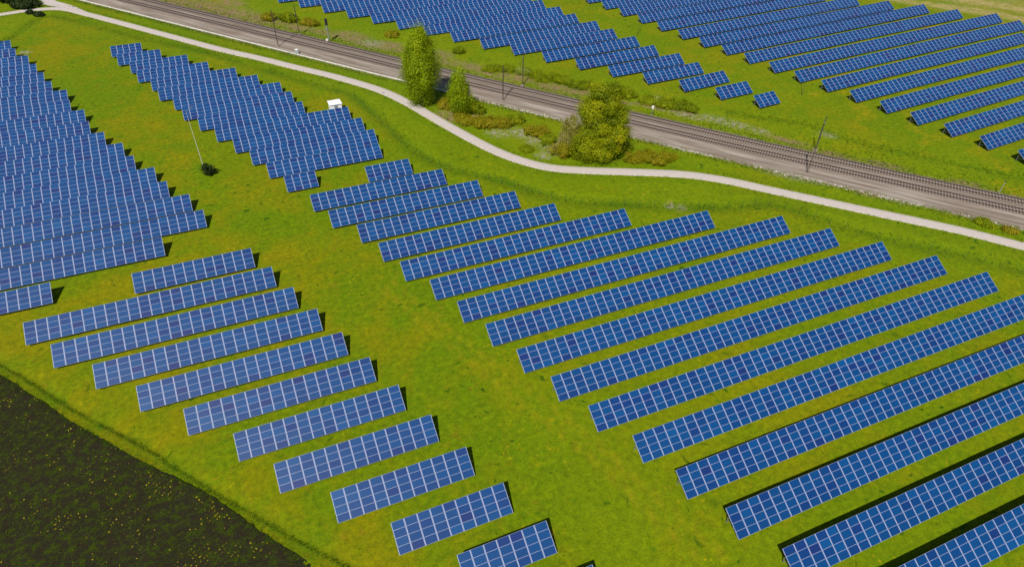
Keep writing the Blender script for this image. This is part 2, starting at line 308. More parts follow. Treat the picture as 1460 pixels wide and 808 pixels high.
def path_material():
    m, N, L, b = new_mat('pale_gravel_path')
    geo = N.new('ShaderNodeNewGeometry'); P = geo.outputs['Position']
    f = noise(N, L, .8, P, 6, .7); g = noise(N, L, 9., P, 3, .7)
    c = mix(N, L, (.40, .35, .32), (.51, .45, .425), f)
    c = mix(N, L, c, (.36, .31, .27), ramp(N, L, g, .55, .75, 0, .35))
    edge = math_(N, L, 'MULTIPLY', attr(N, 'edge'), ramp(N, L, noise(N, L, 1.4, P, 4, .7), .40, .60))
    c = mix(N, L, c, (.13, .14, .02), edge)
    L.new(c, b.inputs['Base Color']); b.inputs['Roughness'].default_value = .9; b.inputs['Specular IOR Level'].default_value = .15
    bump(N, L, b, g, .3, .03)
    return m

def ballast_material():
    m, N, L, b = new_mat('railway_ballast')
    geo = N.new('ShaderNodeNewGeometry'); P = geo.outputs['Position']
    g = noise(N, L, 5., P, 4, .8); s = noise(N, L, .35, P, 5, .7)
    c = mix(N, L, (.15, .125, .105), (.36, .305, .26), g)
    c = mix(N, L, c, (.24, .20, .165), ramp(N, L, s, .4, .7, 0, .6))
    cx = N.new('ShaderNodeCombineXYZ'); L.new(math_(N, L, 'MULTIPLY', attr(N, 'along'), .06), cx.inputs[0]); L.new(math_(N, L, 'MULTIPLY', attr(N, 'across'), 1.0), cx.inputs[1])
    st = noise(N, L, 1.0, cx.outputs[0], 4, .6)
    c = mix(N, L, c, (.15, .11, .085), ramp(N, L, st, .44, .62, 0, .75))
    c = mix(N, L, c, (.40, .36, .31), ramp(N, L, st, .36, .46, .5, 0))
    c = mix(N, L, c, mix(N, L, (.085, .062, .05), (.21, .16, .13), g), math_(N, L, 'MULTIPLY', attr(N, 'track'), .85))
    gr = math_(N, L, 'MULTIPLY', attr(N, 'edge'), ramp(N, L, noise(N, L, .9, P, 5, .75), .42, .58))
    c = mix(N, L, c, (.075, .10, .006), gr)
    L.new(c, b.inputs['Base Color']); b.inputs['Roughness'].default_value = .95; b.inputs['Specular IOR Level'].default_value = .1
    bump(N, L, b, g, .8, .08)
    return m

def glass_material():
    m, N, L, b = new_mat('blue_solar_cells')
    oi = N.new('ShaderNodeObjectInfo'); geo = N.new('ShaderNodeNewGeometry')
    r = math_(N, L, 'ADD', math_(N, L, 'MULTIPLY', oi.outputs['Random'], 37.7), math_(N, L, 'MULTIPLY', geo.outputs['Random Per Island'], 53.1))
    w = N.new('ShaderNodeTexWhiteNoise'); w.noise_dimensions = '1D'; L.new(r, w.inputs['W'])
    cr = N.new('ShaderNodeValToRGB'); L.new(w.outputs['Value'], cr.inputs[0])
    e = cr.color_ramp.elements
    e[0].position = 0; e[0].color = (.006, .022, .120, 1)
    e[1].position = 1; e[1].color = (.0006, .054, .186, 1)
    for p, c in ((.08, (.002, .030, .138)), (.30, (.001, .038, .150)), (.6, (.0006, .043, .158)), (.88, (.0006, .046, .166))):
        x = e.new(p); x.color = (*c, 1)
    n = noise(N, L, .12, geo.outputs['Position'], 4)
    c = mix(N, L, cr.outputs[0], mix(N, L, (.80, .80, .85), (1.22, 1.18, 1.13), n), 1.0, 'MULTIPLY')
    L.new(c, b.inputs['Base Color'])
    b.inputs['Roughness'].default_value = .44
    b.inputs['Specular IOR Level'].default_value = .26
    b.inputs['Coat Weight'].default_value = .15; b.inputs['Coat Roughness'].default_value = .06
    return m

def leaf_material(name, a, bcol, c3, trans=.42):
    m, N, L, b = new_mat(name)
    t = attr(N, 'tint')
    cr = N.new('ShaderNodeValToRGB'); L.new(t, cr.inputs[0])
    e = cr.color_ramp.elements
    e[0].position = 0; e[0].color = (*a, 1); e[1].position = 1; e[1].color = (*c3, 1)
    x = e.new(.55); x.color = (*bcol, 1)
    L.new(cr.outputs[0], b.inputs['Base Color']); b.inputs['Roughness'].default_value = .6; b.inputs['Specular IOR Level'].default_value = .2
    tr = N.new('ShaderNodeBsdfTranslucent'); L.new(cr.outputs[0], tr.inputs[0])
    ms = N.new('ShaderNodeMixShader'); ms.inputs[0].default_value = trans
    L.new(b.outputs[0], ms.inputs[1]); L.new(tr.outputs[0], ms.inputs[2])
    L.new(ms.outputs[0], N['Material Output'].inputs[0])
    return m

M_grass = grass_material(); M_soil = soil_material(); M_path = path_material(); M_ballast = ballast_material(); M_glass = glass_material()
M_alu = plain('aluminium_frame', (.25, .285, .43), .5, 0.0, .06)
M_back = plain('white_backsheet', (.55, .56, .58), .6)
M_steel = plain('galvanised_steel', (.20, .21, .22), .55, .3)
M_rail = plain('rusty_rail', (.055, .036, .028), .5, .3, .3)
M_sleeper = plain('concrete_sleeper', (.25, .205, .18), .85, 0, .25, .9)
M_conc = plain('pale_concrete', (.62, .60, .56), .85, 0, .15, .7)
M_stone = plain('weathered_stone', (.46, .42, .36), .9, 0, .3, .8)
M_dark = plain('dark_painted_steel', (.035, .030, .028), .55, .2)
M_mast = plain('weathered_brown_steel', (.06, .045, .038), .6, .2)
M_fence = plain('green_fence_paint', (.05, .10, .03), .6)
M_grey = plain('grey_post', (.30, .33, .32), .55, .2)
M_white = plain('white_paint', (.80, .81, .84), .4, 0, .04)
M_door = plain('grey_door', (.22, .21, .25), .5)
M_bark = plain('bark', (.10, .085, .065), .9, 0, .35, 5)
M_lf_poplar = leaf_material('poplar_leaves', (.10, .16, .0008), (.28, .38, .001), (.44, .50, .003))
M_lf_willow = leaf_material('willow_leaves', (.09, .145, .0008), (.29, .34, .001), (.48, .45, .003))
M_lf_olive = leaf_material('olive_scrub_leaves', (.10, .12, .003), (.21, .21, .003), (.30, .25, .01))
M_lf_green = leaf_material('green_bush_leaves', (.13, .19, .001), (.27, .33, .0015), (.38, .40, .004))
M_lf_brown = leaf_material('budding_scrub_leaves', (.20, .21, .002), (.32, .30, .003), (.42, .28, .03))
M_lf_blossom = leaf_material('blossoming_scrub_leaves', (.15, .15, .01), (.32, .30, .05), (.60, .50, .28))
M_lf_dark = leaf_material('dark_leaves', (.006, .014, .002), (.018, .034, .003), (.045, .070, .004), .15)  # on the top left shrubs this near-black colour stands in for shade
M_tuft = leaf_material('rough_grass_blades', (.045, .11, .001), (.10, .17, .0012), (.20, .21, .004))
M_lf_pale = leaf_material('pale_green_leaves', (.16, .20, .01), (.34, .40, .05), (.50, .55, .15))
M_yellow = leaf_material('weed_leaves_and_flowers', (.012, .028, .001), (.050, .072, .002), (.42, .34, .003), .2)

# ---------------------------------------------------------------- ground, ditches
path_c = spline(PATH, 1.5)
d = np.array([.64, -.768]); d /= np.linalg.norm(d); nrm = np.array([-d[1], d[0]]); O = np.array([50., 180.])
S = np.arange(-190, 240, 1.0)
low = O + S[:, None] * d + (RAIL[0] * S ** 3 + RAIL[1] * S ** 2 + RAIL[2] * S + RAIL[3])[:, None] * nrm
rT, rN = normals2(low)
RW = RAIL[4] * .985
ditch = spline(DITCH, 2.0); ditch2 = spline(DITCH2, 2.0); soil_e = spline(SOIL, .6)
ditch3 = spline(DITCH3, 2.0); tanb = spline(TANBAND, 3.0)
ruts = [spline(r, 3.0) for r in RUTS]

def grid_axes():
    gx = np.concatenate([[-2500, -1200, -600, -300, -180], np.arange(-130, 340, 1.0), [380, 450, 700, 1300, 2600]])
    gy = np.concatenate([[-1500, -700, -300, -100, -40], np.arange(-5, 345, 1.0), [380, 450, 700, 1400, 2800]])
    return gx, gy
gx, gy = grid_axes()
X, Y = np.meshgrid(gx, gy)
dP, _ = dist_line(X, Y, path_c[::2]); dR, sR = dist_line(X, Y, low[::4] + rN[::4] * RW / 2)
dD, sD = dist_line(X, Y, ditch); dD2, _ = dist_line(X, Y, ditch2); dS, sS = dist_line(X, Y, soil_e[::4]); dD3, sD3 = dist_line(X, Y, ditch3)
dT, sT = dist_line(X, Y, tanb)
ss = lambda v, a, b: np.clip((v - a) / (b - a), 0, 1) ** 2 * (3 - 2 * np.clip((v - a) / (b - a), 0, 1))
Z = .05 * vnoise(X, Y, 3.1) + .08 * vnoise(X + 50, Y, 9.)
Z -= .24 * np.exp(-((dD + .5 * vnoise(X, Y, 6.)) / 1.7) ** 2) + .38 * np.exp(-(dD2 / 1.0) ** 2) + .12 * np.exp(-(dD3 / 1.5) ** 2)
Z += .12 * np.exp(-((dD - 3) / 1.4) ** 2)
flat = np.minimum(ss(dP, 2.2, 4.5), ss(dR, RW / 2 + .5, RW / 2 + 3))
inside = (sS < 0) & (dS > 1.0)
Z = Z * flat - .05 * (1 - flat)
Z = np.where((dS < 2.2) & (X > -80), np.minimum(Z, .0), Z)
Z = np.where(inside, -.4, Z)
fine_zone = (X > -131) & (X < 341) & (Y > -6) & (Y < 346)
Z = np.where(fine_zone, Z, 0)
V = np.stack([X.ravel(), Y.ravel(), Z.ravel()], 1)
ny, nx = X.shape
idx = np.arange(nx * ny).reshape(ny, nx)
F = np.stack([idx[:-1, :-1], idx[:-1, 1:], idx[1:, 1:], idx[1:, :-1]], -1).reshape(-1, 4)
me = np_mesh('ground', V, F, M_grass, True)
beyond = (sD > 0)
lush = np.where(beyond, ss(dD, 0, 3), 0) * (1 - .85 * ss(dD, 70, 110)) + .8 * np.exp(-(dD / 3.0) ** 2)
rail_far = (sR > 0)
lush = np.where(rail_far, np.maximum(.35, 1.0 * (1 - ss(dR, 14, 34))), lush)
lush = np.where((~beyond) & (X > 24) & (X - .36 * Y > -16), np.maximum(lush, .5), lush)
lush = np.clip(lush * (.78 + .5 * vnoise(X, Y, 11)), 0, 1)
vattr(me, 'lush', lush.ravel())
dit = .7 * np.exp(-(dD / 1.6) ** 2) * (.75 + .5 * vnoise(X, Y, 7)) + .55 * np.exp(-(dD2 / .8) ** 2) + .45 * np.exp(-(dD3 / .9) ** 2) + .25 * np.exp(-((dP - 3.2) / 1.2) ** 2)
dit += .9 * np.exp(-(((dR - RW / 2 - 1.5)) / 1.6) ** 2) * (sR < 0) * (X < 40) * .4
vattr(me, 'ditch', np.clip(dit, 0, 1).ravel())
rut = np.zeros(X.shape)
for r in ruts: rut = np.maximum(rut, np.exp(-(dist_line(X, Y, r)[0] / .45) ** 2))
vattr(me, 'rut', rut.ravel())
pale = np.zeros(X.shape); earth = np.zeros(X.shape)
for (px, py, ux, uy, rv, k) in PATCH:
    ul = math.hypot(ux, uy); ex = np.array([ux, uy]) / max(ul, .01); ey = np.array([-ex[1], ex[0]])
    a = ((X - px) * ex[0] + (Y - py) * ex[1]) / max(ul, 1.0); b_ = ((X - px) * ey[0] + (Y - py) * ey[1]) / max(rv, 1.0)
    q = np.exp(-(a * a + b_ * b_) ** 1.5 * .8)
    if k == 0: pale = np.maximum(pale, q)
    else: earth = np.maximum(earth, q)
earth = np.maximum(earth, .75 * np.exp(-((dR - RW / 2 - .3) / .8) ** 2) * (.5 + .5 * vnoise(X, Y, 8)))
earth = np.maximum(earth, np.where(rail_far & (X < 75), .8 * np.exp(-((dR - RW / 2 - 4.5 + 1.5 * vnoise(X, Y, 13)) / 2.2) ** 2), 0))
vattr(me, 'pale', pale.ravel()); vattr(me, 'earth', np.clip(earth, 0, 1).ravel())
tan = np.exp(-((dT - 1.0 + vnoise(X, Y, 15)) / 2.6) ** 2) + .75 * np.exp(-((dT - 12.0) / 3.0) ** 2) * (sT > 0) + .45 * (sT > 0) * ss(dT, 4, 8)
vattr(me, 'tan', np.clip(tan, 0, 1).ravel())
aisleL = np.exp(-(((X - 20) * .70 + (Y - 78) * .71) / 16) ** 2 * .0) * ss(Y, 20, 60)
dry = .55 * ss(vnoise(X, Y, 21), -.1, .7) * np.where(beyond, .25, 1)
ym = np.zeros(X.shape)
ym = np.where((X > 145) & rail_far, .8 * ss(vnoise(X, Y, 4.0), .1, .75), 0)
ym = np.where(rail_far & (X > 95) & (X <= 145), .45 * ss(vnoise(X, Y, 6.0), .0, .8), ym)
vattr(me, 'dry', np.clip(dry, 0, 1).ravel()); vattr(me, 'yellow', ym.ravel())
tag(link('ground', me), kind='structure')

def strip(name, P, offs, zs, mat, jit=0.0, extra=None, attrs=None):
    T, Nn = normals2(P)
    n = len(P); k = len(offs)
    V = np.zeros((n, k, 3))
    for j, (o, z) in enumerate(zip(offs, zs)):
        oo = o + (jit * vnoise(np.arange(n) * 1.0, np.full(n, j * 7.3), 2.2) if j in (0, k - 1) else 0)
        V[:, j, :2] = P + Nn * (oo if np.ndim(oo) == 0 else oo[:, None]); V[:, j, 2] = z
    idx = np.arange(n * k).reshape(n, k)
    F = np.stack([idx[:-1, :-1], idx[1:, :-1], idx[1:, 1:], idx[:-1, 1:]], -1).reshape(-1, 4)
    F = F[:, ::-1] if False else F
    me = np_mesh(name, V.reshape(-1, 3), F[:, ::-1], mat, True)
    if attrs:
        for an, vals in attrs.items(): vattr(me, an, np.tile(np.array(vals, float), n))
    return link(name, me)

pw = 1.30
tag(strip('footpath', path_c, [-pw - .3, -pw, -pw * .5, 0, pw * .5, pw, pw + .3], [-.06, .03, .045, .05, .045, .03, -.06], M_path, .03,
          attrs={'edge': [.7, .3, 0, 0, 0, .3, .7]}), kind='structure')
# wide gravel junction at the top left
bl = spline(BRANCH[0], 1.5); br = spline(BRANCH[1], 1.5)
n = min(len(bl), len(br)); V = []
for i in range(n):
    for j in range(6):
        q = bl[i] * (1 - j / 5) + br[i] * j / 5; V.append((q[0], q[1], .034))
idx = np.arange(n * 6).reshape(n, 6)
F = np.stack([idx[:-1, :-1], idx[:-1, 1:], idx[1:, 1:], idx[1:, :-1]], -1).reshape(-1, 4)
me = np_mesh('gravel_junction', np.array(V), F, M_path); vattr(me, 'edge', np.tile([.6, 0, 0, 0, 0, .6], n))
tag(link('gravel_junction', me), kind='structure')

# dark field in the lower left corner
sT_, sN_ = normals2(soil_e)
offs = np.concatenate([[0], np.arange(.6, 60, .6)])
V = []
n = len(soil_e)
ej = .12 * vnoise(np.arange(n) * 1.0, np.zeros(n), 6.0) + .05 * rng.standard_normal(n)
G = np.zeros((n, len(offs), 3))
for j, o in enumerate(offs):
    oo = -(o + ej * max(0, 1 - o / 6)) + .3
    G[:, j, :2] = soil_e + sN_ * oo[:, None]
G[:, :, 2] = .045 + .05 * vnoise(G[:, :, 0], G[:, :, 1], 2.3)
G[:, 0, 2] = -.05
idx = np.arange(n * len(offs)).reshape(n, len(offs))
F = np.stack([idx[:-1, :-1], idx[:-1, 1:], idx[1:, 1:], idx[1:, :-1]], -1).reshape(-1, 4)
tag(link('ploughed_field', np_mesh('ploughed_field', G.reshape(-1, 3), F[:, ::-1], M_soil, True)), kind='structure')

# ---------------------------------------------------------------- railway
offs = [-.6, 0, .4, 2.5, 4.4, 4.9, 5.25, 6.5, 7.75, 8.65, 9.55, 10.8, 12.05, 12.5, 13.0, 13.6]
zs = [-.06, .06, .12, .16, .18, .34, .36, .36, .36, .34, .36, .36, .36, .32, .08, -.06]
trk = [0, 0, 0, 0, .05, .3, 1, .9, 1, .15, 1, .9, 1, .5, 0, 0]
edg = [1, .7, .2, 0, 0, 0, 0, 0, 0, 0, 0, 0, 0, .1, .8, 1]
bed = strip('railway_bed', low, offs, zs, M_ballast, .25, attrs={'track': trk, 'edge': edg, 'across': offs})
vattr(bed.data, 'along', np.repeat(S, len(offs)))
tag(bed, kind='structure')

slp = MB()
slp.box(-.13, .13, -1.3, 1.3, -.09, .075); slp_me = slp.mesh('sleeper', M_sleeper)
def rail_track(off, label):
    root = empty('railway_track', (float(low[170, 0] + rN[170, 0] * off), float(low[170, 1] + rN[170, 1] * off), 0))
    tag(root, label, 'railway track', 'railway tracks')
    inv = Matrix.Translation(-root.location)
    P = low + rN * off
    for s in (-.7535, .7535):
        mb = MB(); b0 = 0
        n = len(P)
        prof = [(-.10, .44), (.10, .44), (.035, .48), (.055, .61), (-.055, .61), (-.035, .48)]
        for i in range(n):
            for (o, z) in prof:
                q = P[i] + rN[i] * (s + o); mb.v.append((q[0] - root.location.x, q[1] - root.location.y, z))
        k = len(prof)
        for i in range(n - 1):
            for j in range(k):
                mb.f.append((i * k + j, i * k + (j + 1) % k, (i + 1) * k + (j + 1) % k, (i + 1) * k + j)); mb.m.append(0)
        mb.build('rail', M_rail, root)
    s = np.concatenate([[0], np.cumsum(np.linalg.norm(np.diff(P, axis=0), axis=1))])
    pos = np.arange(0, s[-1], .62)
    xs = np.interp(pos, s, P[:, 0]); ys = np.interp(pos, s, P[:, 1]); ax = np.interp(pos, s, np.unwrap(np.arctan2(rT[:, 1], rT[:, 0])))
    order = sorted(range(len(pos)), key=lambda i: math.hypot(xs[i], ys[i]) + (1e4 if not in_frame(xs[i], ys[i]) else 0))
    near = set(order[:100])
    rest = MB()
    for i in range(len(pos)):
        M = Matrix.Translation((xs[i] - root.location.x, ys[i] - root.location.y, .38)) @ Matrix.Rotation(ax[i], 4, 'Z')
        if i in near:
            o = link('sleeper', slp_me, root); o.matrix_local = M
        else: rest.box(-.13, .13, -1.3, 1.3, -.09, .075, 0, M)
    tag(rest.build('sleeper', M_sleeper, root), kind='stuff')

CI = cam.matrix_world.inverted()
def project(x, y, z=0.0):
    q = CI @ Vector((x, y, z))
    if q.z >= 0: return None
    return (.5 + q.x / -q.z * CAM_F / 36, .5 - q.y / -q.z * CAM_F / 36 * 1460 / 808)
def in_frame(x, y, z=0.0, m=0.01):
    p = project(x, y, z)
    return p is not None and -m < p[0] < 1 + m and -m < p[1] < 1 + m

rail_track(6.5, 'twin rails on sleepers, track of the railway nearer the pale footpath')
rail_track(10.8, 'twin rails on sleepers, far track of the railway nearer the upper solar blocks')

# pale cable trough along the near edge of the ballast (left half) and loose white stones (right half)
mb = MB()
for i in range(0, 236):
    if low[i, 0] > 53: break
    a = low[i] - rN[i] * .15; c = low[i + 1] - rN[i + 1] * .15
    mb.bar((a[0], a[1], .10), (a[0] + (c[0] - a[0]) * .97, a[1] + (c[1] - a[1]) * .97, .08), .22, .32)
tag(mb.build('cable_trough', M_conc), 'pale concrete cable trough running along the near edge of the railway gravel', 'cable trough')
mb = MB()
for k in range(900):
    i = random.randrange(150, 345)
    if not (52 < low[i, 0] < 140): continue
    if vnoise(np.array([float(i)]), np.array([3.]), 9.)[0] < -.15: continue
    q = low[i] + rN[i] * random.gauss(-.25, .35) + rT[i] * random.random(); s = random.uniform(.07, .20)
    M = Matrix.Translation((q[0], q[1], .03)) @ Matrix.Rotation(random.random() * 6, 4, Vector((random.random(), random.random(), 1)).normalized())
    mb.box(-s, s, -s * .7, s * .7, -s * .4, s * .4, 0, M)
tag(mb.build('edge_stones', M_stone), 'loose pale stones scattered along the near edge of the railway gravel', 'stones', kind='stuff')

# ---------------------------------------------------------------- solar tables
PV = SLOPE / 4
def module_geo(mb, M, w=1.64, h=PV - .016):
    """aluminium frame box with the cell face set 2 mm proud, inside a pale border"""
    mb.box(-w / 2, w / 2, -h / 2, h / 2, -.04, 0, 0, M)
    a = w / 2 - .070; c = h / 2 - .022
    mb.quad([M @ Vector(p) for p in ((-a, -c, .003), (a, -c, .003), (a, c, .003), (-a, c, .003))], 1)
_m = MB(); module_geo(_m, Matrix.Identity(4)); mod_me = _m.mesh('solar_panel', [M_alu, M_glass])
SL = Matrix.Rotation(TILT, 4, 'X')
leg_me = {}
def leg_mesh(h):
    k = round(h, 2)
    if k not in leg_me:
        m = MB(); m.box(-.05, .05, -.04, .04, -.15, h); m.box(-.075, .075, -.065, .065, -.15, .03); leg_me[k] = m.mesh('leg', M_steel)
    return leg_me[k]

ORD = ['first', 'second', 'third', 'fourth', 'fifth', 'sixth', 'seventh', 'eighth', 'ninth', 'tenth', 'eleventh', 'twelfth', 'thirteenth',
       'fourteenth', 'fifteenth', 'sixteenth', 'seventeenth', 'eighteenth', 'nineteenth', 'twentieth']
BLK = {'A': ('the left edge block', 'solar tables of the dense block on the left edge'),
       'B': ('the lower left block', 'solar tables of the lower left block'),
       'C': ('the big right block', 'solar tables of the big right block'),
       'D': ('the white hut block', 'solar tables of the block with the white hut'),
       'E': ('the upper middle block', 'solar tables of the block above the railway trees'),
       'F': ('the top right block', 'solar tables of the top right block')}
count = {}
for (blk, x0, y0, rot, n, cw, cut) in TABLES:
    k = count[blk] = count.get(blk, 0) + 1
    root = empty('solar_table', (x0, y0, 0), rot)
    what = 'solar table cut off by the picture edge' if cut else 'blue solar table %d panels long' % n
    tag(root, '%s, %s in %s' % (what, ORD[k - 1] + (' from front' if cut else ' from the front'), BLK[blk][0]), 'solar table', BLK[blk][1])
    cs, sn = math.cos(rot), math.sin(rot)
    cols = []
    for i in range(n):
        u = cw * (i + .5); wx = x0 + u * cs; wy = y0 + u * sn
        cols.append((math.hypot(wx, wy) + (1000 if not in_frame(wx, wy + 1.7, 1.5, .02) else 0), i))
    near = set(i for _, i in sorted(cols)[:25])
    rest = MB()
    for i in range(n):
        for j in range(4):
            v = PV * (j + .5)
            dz = random.gauss(0, .006)
            M = Matrix.Translation((cw * (i + .5), v * math.cos(TILT), Z0 + v * math.sin(TILT) + dz)) @ Matrix.Rotation(random.gauss(0, .0035), 4, 'Y') @ Matrix.Rotation(TILT + random.gauss(0, .0035), 4, 'X') @ Matrix.Diagonal((cw / 1.66, 1, 1, 1))
            if i in near:
                o = bpy.data.objects.new('solar_panel', mod_me); o.parent = root; o.matrix_local = M; C.objects.link(o)
            else: module_geo(rest, M)
    if rest.v: tag(rest.build('solar_panel', [M_alu, M_glass], root), kind='stuff')
    Ltot = n * cw
    fr = MB()
    for v in (.5, 1.45, 2.45, 3.45):      # purlins under the panels
        q = Vector((0, v * math.cos(TILT), Z0 + v * math.sin(TILT))) + SL @ Vector((0, 0, -.09))
        fr.bar(q, q + Vector((Ltot, 0, 0)), .06, .08)
    nl = max(2, int(round(Ltot / 5.0)) + 1)
    for i in range(nl):
        u = .35 + (Ltot - .7) * i / (nl - 1)
        q = lambda v, off=-.16: Vector((u, v * math.cos(TILT), Z0 + v * math.sin(TILT))) + SL @ Vector((0, 0, off))
        fr.bar(q(.15), q(3.8), .06, .10)
        fr.bar(Vector((u, 2.75, .5)), q(1.5), .04)
        link('leg', leg_mesh(Z0 + .7 * math.sin(TILT) - .2), root, (u, .7 * math.cos(TILT), 0))
        link('leg', leg_mesh(Z0 + 3.2 * math.sin(TILT) - .2), root, (u, 3.2 * math.cos(TILT), 0))
    fr.build('frame', M_steel, root)

# ---------------------------------------------------------------- foliage
def leaf_mesh(name, cen, size, tint, mat, flat=0.0, aspect=1.0, out=None):
    n = len(cen)
    if out is None:
        a = rng.standard_normal((n, 3)); a[:, 2] *= (1 - flat); a /= np.linalg.norm(a, axis=1)[:, None]
        b = np.cross(a, rng.standard_normal((n, 3))); b /= np.linalg.norm(b, axis=1)[:, None]
    else:                      # leaves lie roughly across the direction that points out of their clump
        w = out + .55 * rng.standard_normal((n, 3)); w /= np.linalg.norm(w, axis=1)[:, None]
        a = np.cross(w, rng.standard_normal((n, 3))); a /= np.linalg.norm(a, axis=1)[:, None]
        b = np.cross(w, a)
    s = (size * rng.uniform(.6, 1.3, n))[:, None]
    V = np.stack([cen - a * s - b * s * .3 * aspect, cen - a * s * .1 + b * s * .55 * aspect, cen + a * s, cen + a * s * .1 - b * s * .55 * aspect], 1).reshape(-1, 3)
    F = np.arange(n * 4).reshape(n, 4)
    me = np_mesh(name, V, F, mat)
    vattr(me, 'tint', np.repeat(np.clip(tint, 0, 1), 4))
    return me

def crown_points(prof, n_cl, per, rc, hang=1.0, seed=0, core=.25):
    """prof: list of (cx, cy, cz, rx, ry, rz) lobes; clumps sit mostly on the outside"""
    g = np.random.default_rng(seed); P = []; T = []; W = []
    vol = np.array([l[3] * l[5] for l in prof]); vol = vol / vol.sum()
    for _ in range(n_cl):
        l = prof[g.choice(len(prof), p=vol)]
        dd = g.standard_normal(3); dd /= np.linalg.norm(dd)
        r = 1 - core * g.random() ** 1.5 if g.random() < .8 else g.random() ** .5
        c = np.array(l[:3]) + dd * np.array(l[3:]) * r * g.uniform(.9, 1.08)
        k = int(per * g.uniform(.6, 1.4)); rr = rc * g.uniform(.6, 1.35)
        q = g.standard_normal((k, 3)) * rr * .5 * np.array([1, 1, hang]); 
        P.append(c + q); W.append(q / (rr * .5) * .45 + dd * .75 + np.array([0, 0, .25])); T.append(np.full(k, .47 + .20 * g.standard_normal()) + .12 * g.standard_normal(k))
    P = np.concatenate(P); T = np.concatenate(T); W = np.concatenate(W); m = P[:, 2] > .05
    return P[m], T[m], W[m]

def tree(name, x, y, prof, n_cl, per, rc, leaf, mat, label, cat, h, tr, hang=1.0, seed=0, group=None, aspect=1.0):
    root = empty(name, (x, y, 0)); tag(root, label, cat, group)
    P, T, W = crown_points(prof, n_cl, per, rc, hang, seed)
    link('crown', leaf_mesh('crown', P, leaf, T, mat, aspect=aspect, out=W), root)
    t = MB(); g = random.Random(seed)
    pts = [(0, 0, -.1), (g.uniform(-.1, .1), g.uniform(-.1, .1), h * .2), (g.uniform(-.3, .3), g.uniform(-.3, .3), h * .5), (g.uniform(-.4, .4), g.uniform(-.4, .4), h * .85)]
    t.tube(pts, [tr, tr * .75, tr * .5, tr * .12], 8)
    for l in prof:
        for k in range(5):
            z0 = h * g.uniform(.12, .55); f = z0 / h
            e = Vector(l[:3]) + Vector((g.uniform(-.7, .7) * l[3], g.uniform(-.7, .7) * l[4], g.uniform(-.5, .7) * l[5]))
            if e.z < z0: e.z = z0 + 1
            s0 = Vector((0, 0, z0)); md = (s0 + e) / 2 + Vector((0, 0, -.4))
            t.tube([s0, md, e], [tr * .35, tr * .2, tr * .05], 5)
    t.build('trunk', M_bark, root)
    return root

tx, ty = TREELIST['birch']
tree('poplar_tree', tx, ty, [(-.3, -.2, 4.4, 2.9, 2.9, 3.6), (.2, 0, 8.6, 4.1, 4.0, 4.4), (-1.2, .4, 10.2, 3.6, 3.4, 4.6), (1.3, -.3, 9.8, 3.6, 3.4, 4.6), (-.6, 0, 13.6, 3.3, 3.2, 3.8), (.9, .2, 13.2, 3.0, 3.0, 3.4), (-.9, 0, 16.2, 1.7, 1.7, 2.6), (.6, 0, 16.6, 1.5, 1.5, 2.5)],
     230, 360, 1.25, .155, M_lf_poplar, 'tallest tree, a full oval yellow-green tree between footpath and railway', 'tree', 18.5, .38, 2.2, 3, aspect=.9)
tx, ty = TREELIST['birch2']
tree('young_tree', tx, ty, [(0, 0, 4.0, 2.5, 2.3, 3.2), (-.3, 0, 7.0, 2.4, 2.2, 3.0), (.2, 0, 9.3, 1.8, 1.7, 2.4), (2.2, .2, 3.2, 1.5, 1.4, 2.4)],
     170, 190, .95, .145, M_lf_poplar, 'smaller slender yellow-green tree right of the tallest tree', 'tree', 11, .2, 2.0, 5)
tx, ty = TREELIST['willow']
tree('willow_tree', tx - .9, ty + .9, [(-.3, 0, 3.2, 4.3, 4.0, 3.0), (1.8, -.8, 6.0, 4.0, 3.8, 3.2), (-3.4, .4, 4.6, 3.2, 3.2, 3.4), (3.0, .6, 9.2, 2.9, 3.0, 2.8), (-1.6, -.6, 8.2, 3.2, 3.2, 3.0), (-2.2, 1.2, 11.6, 2.6, 2.6, 2.6), (1.8, 1.0, 12.8, 2.8, 2.8, 2.6), (-.6, 1.4, 15.0, 2.2, 2.2, 2.0), (3.2, 1.6, 14.6, 1.6, 1.6, 1.5)],
     210, 430, 1.5, .165, M_lf_willow, 'broad rounded olive-green tree at the bend of the footpath', 'tree', 15.2, .45, .8, 8)
tx, ty = TREELIST['blossom']
tree('blossoming_shrub', tx, ty, [(0, 0, 2.6, 2.8, 2.4, 2.6), (.9, 1.2, 5.0, 2.2, 2.0, 2.6), (-1.6, -.6, 2.0, 1.8, 1.8, 2.0), (1.8, -1.5, 1.4, 2.0, 1.6, 1.5)],
     260, 70, .75, .12, M_lf_blossom, 'pale blossoming scrub leaning on the left side of the broad rounded tree', 'shrub', 6.5, .16, 1.0, 11)
tx, ty = TREELIST['bushA']
tree('round_bush', tx + .3, ty - .2, [(0, 0, 1.3, 1.1, 1.1, 1.3), (-.3, .1, 2.0, .8, .8, .9), (.5, 0, .9, .9, .8, .8)], 60, 36, .5, .14, M_lf_dark,
     'lone dark green bush at the foot of the slim pole in the left meadow', 'bush', 2.4, .07, 1.0, 13)

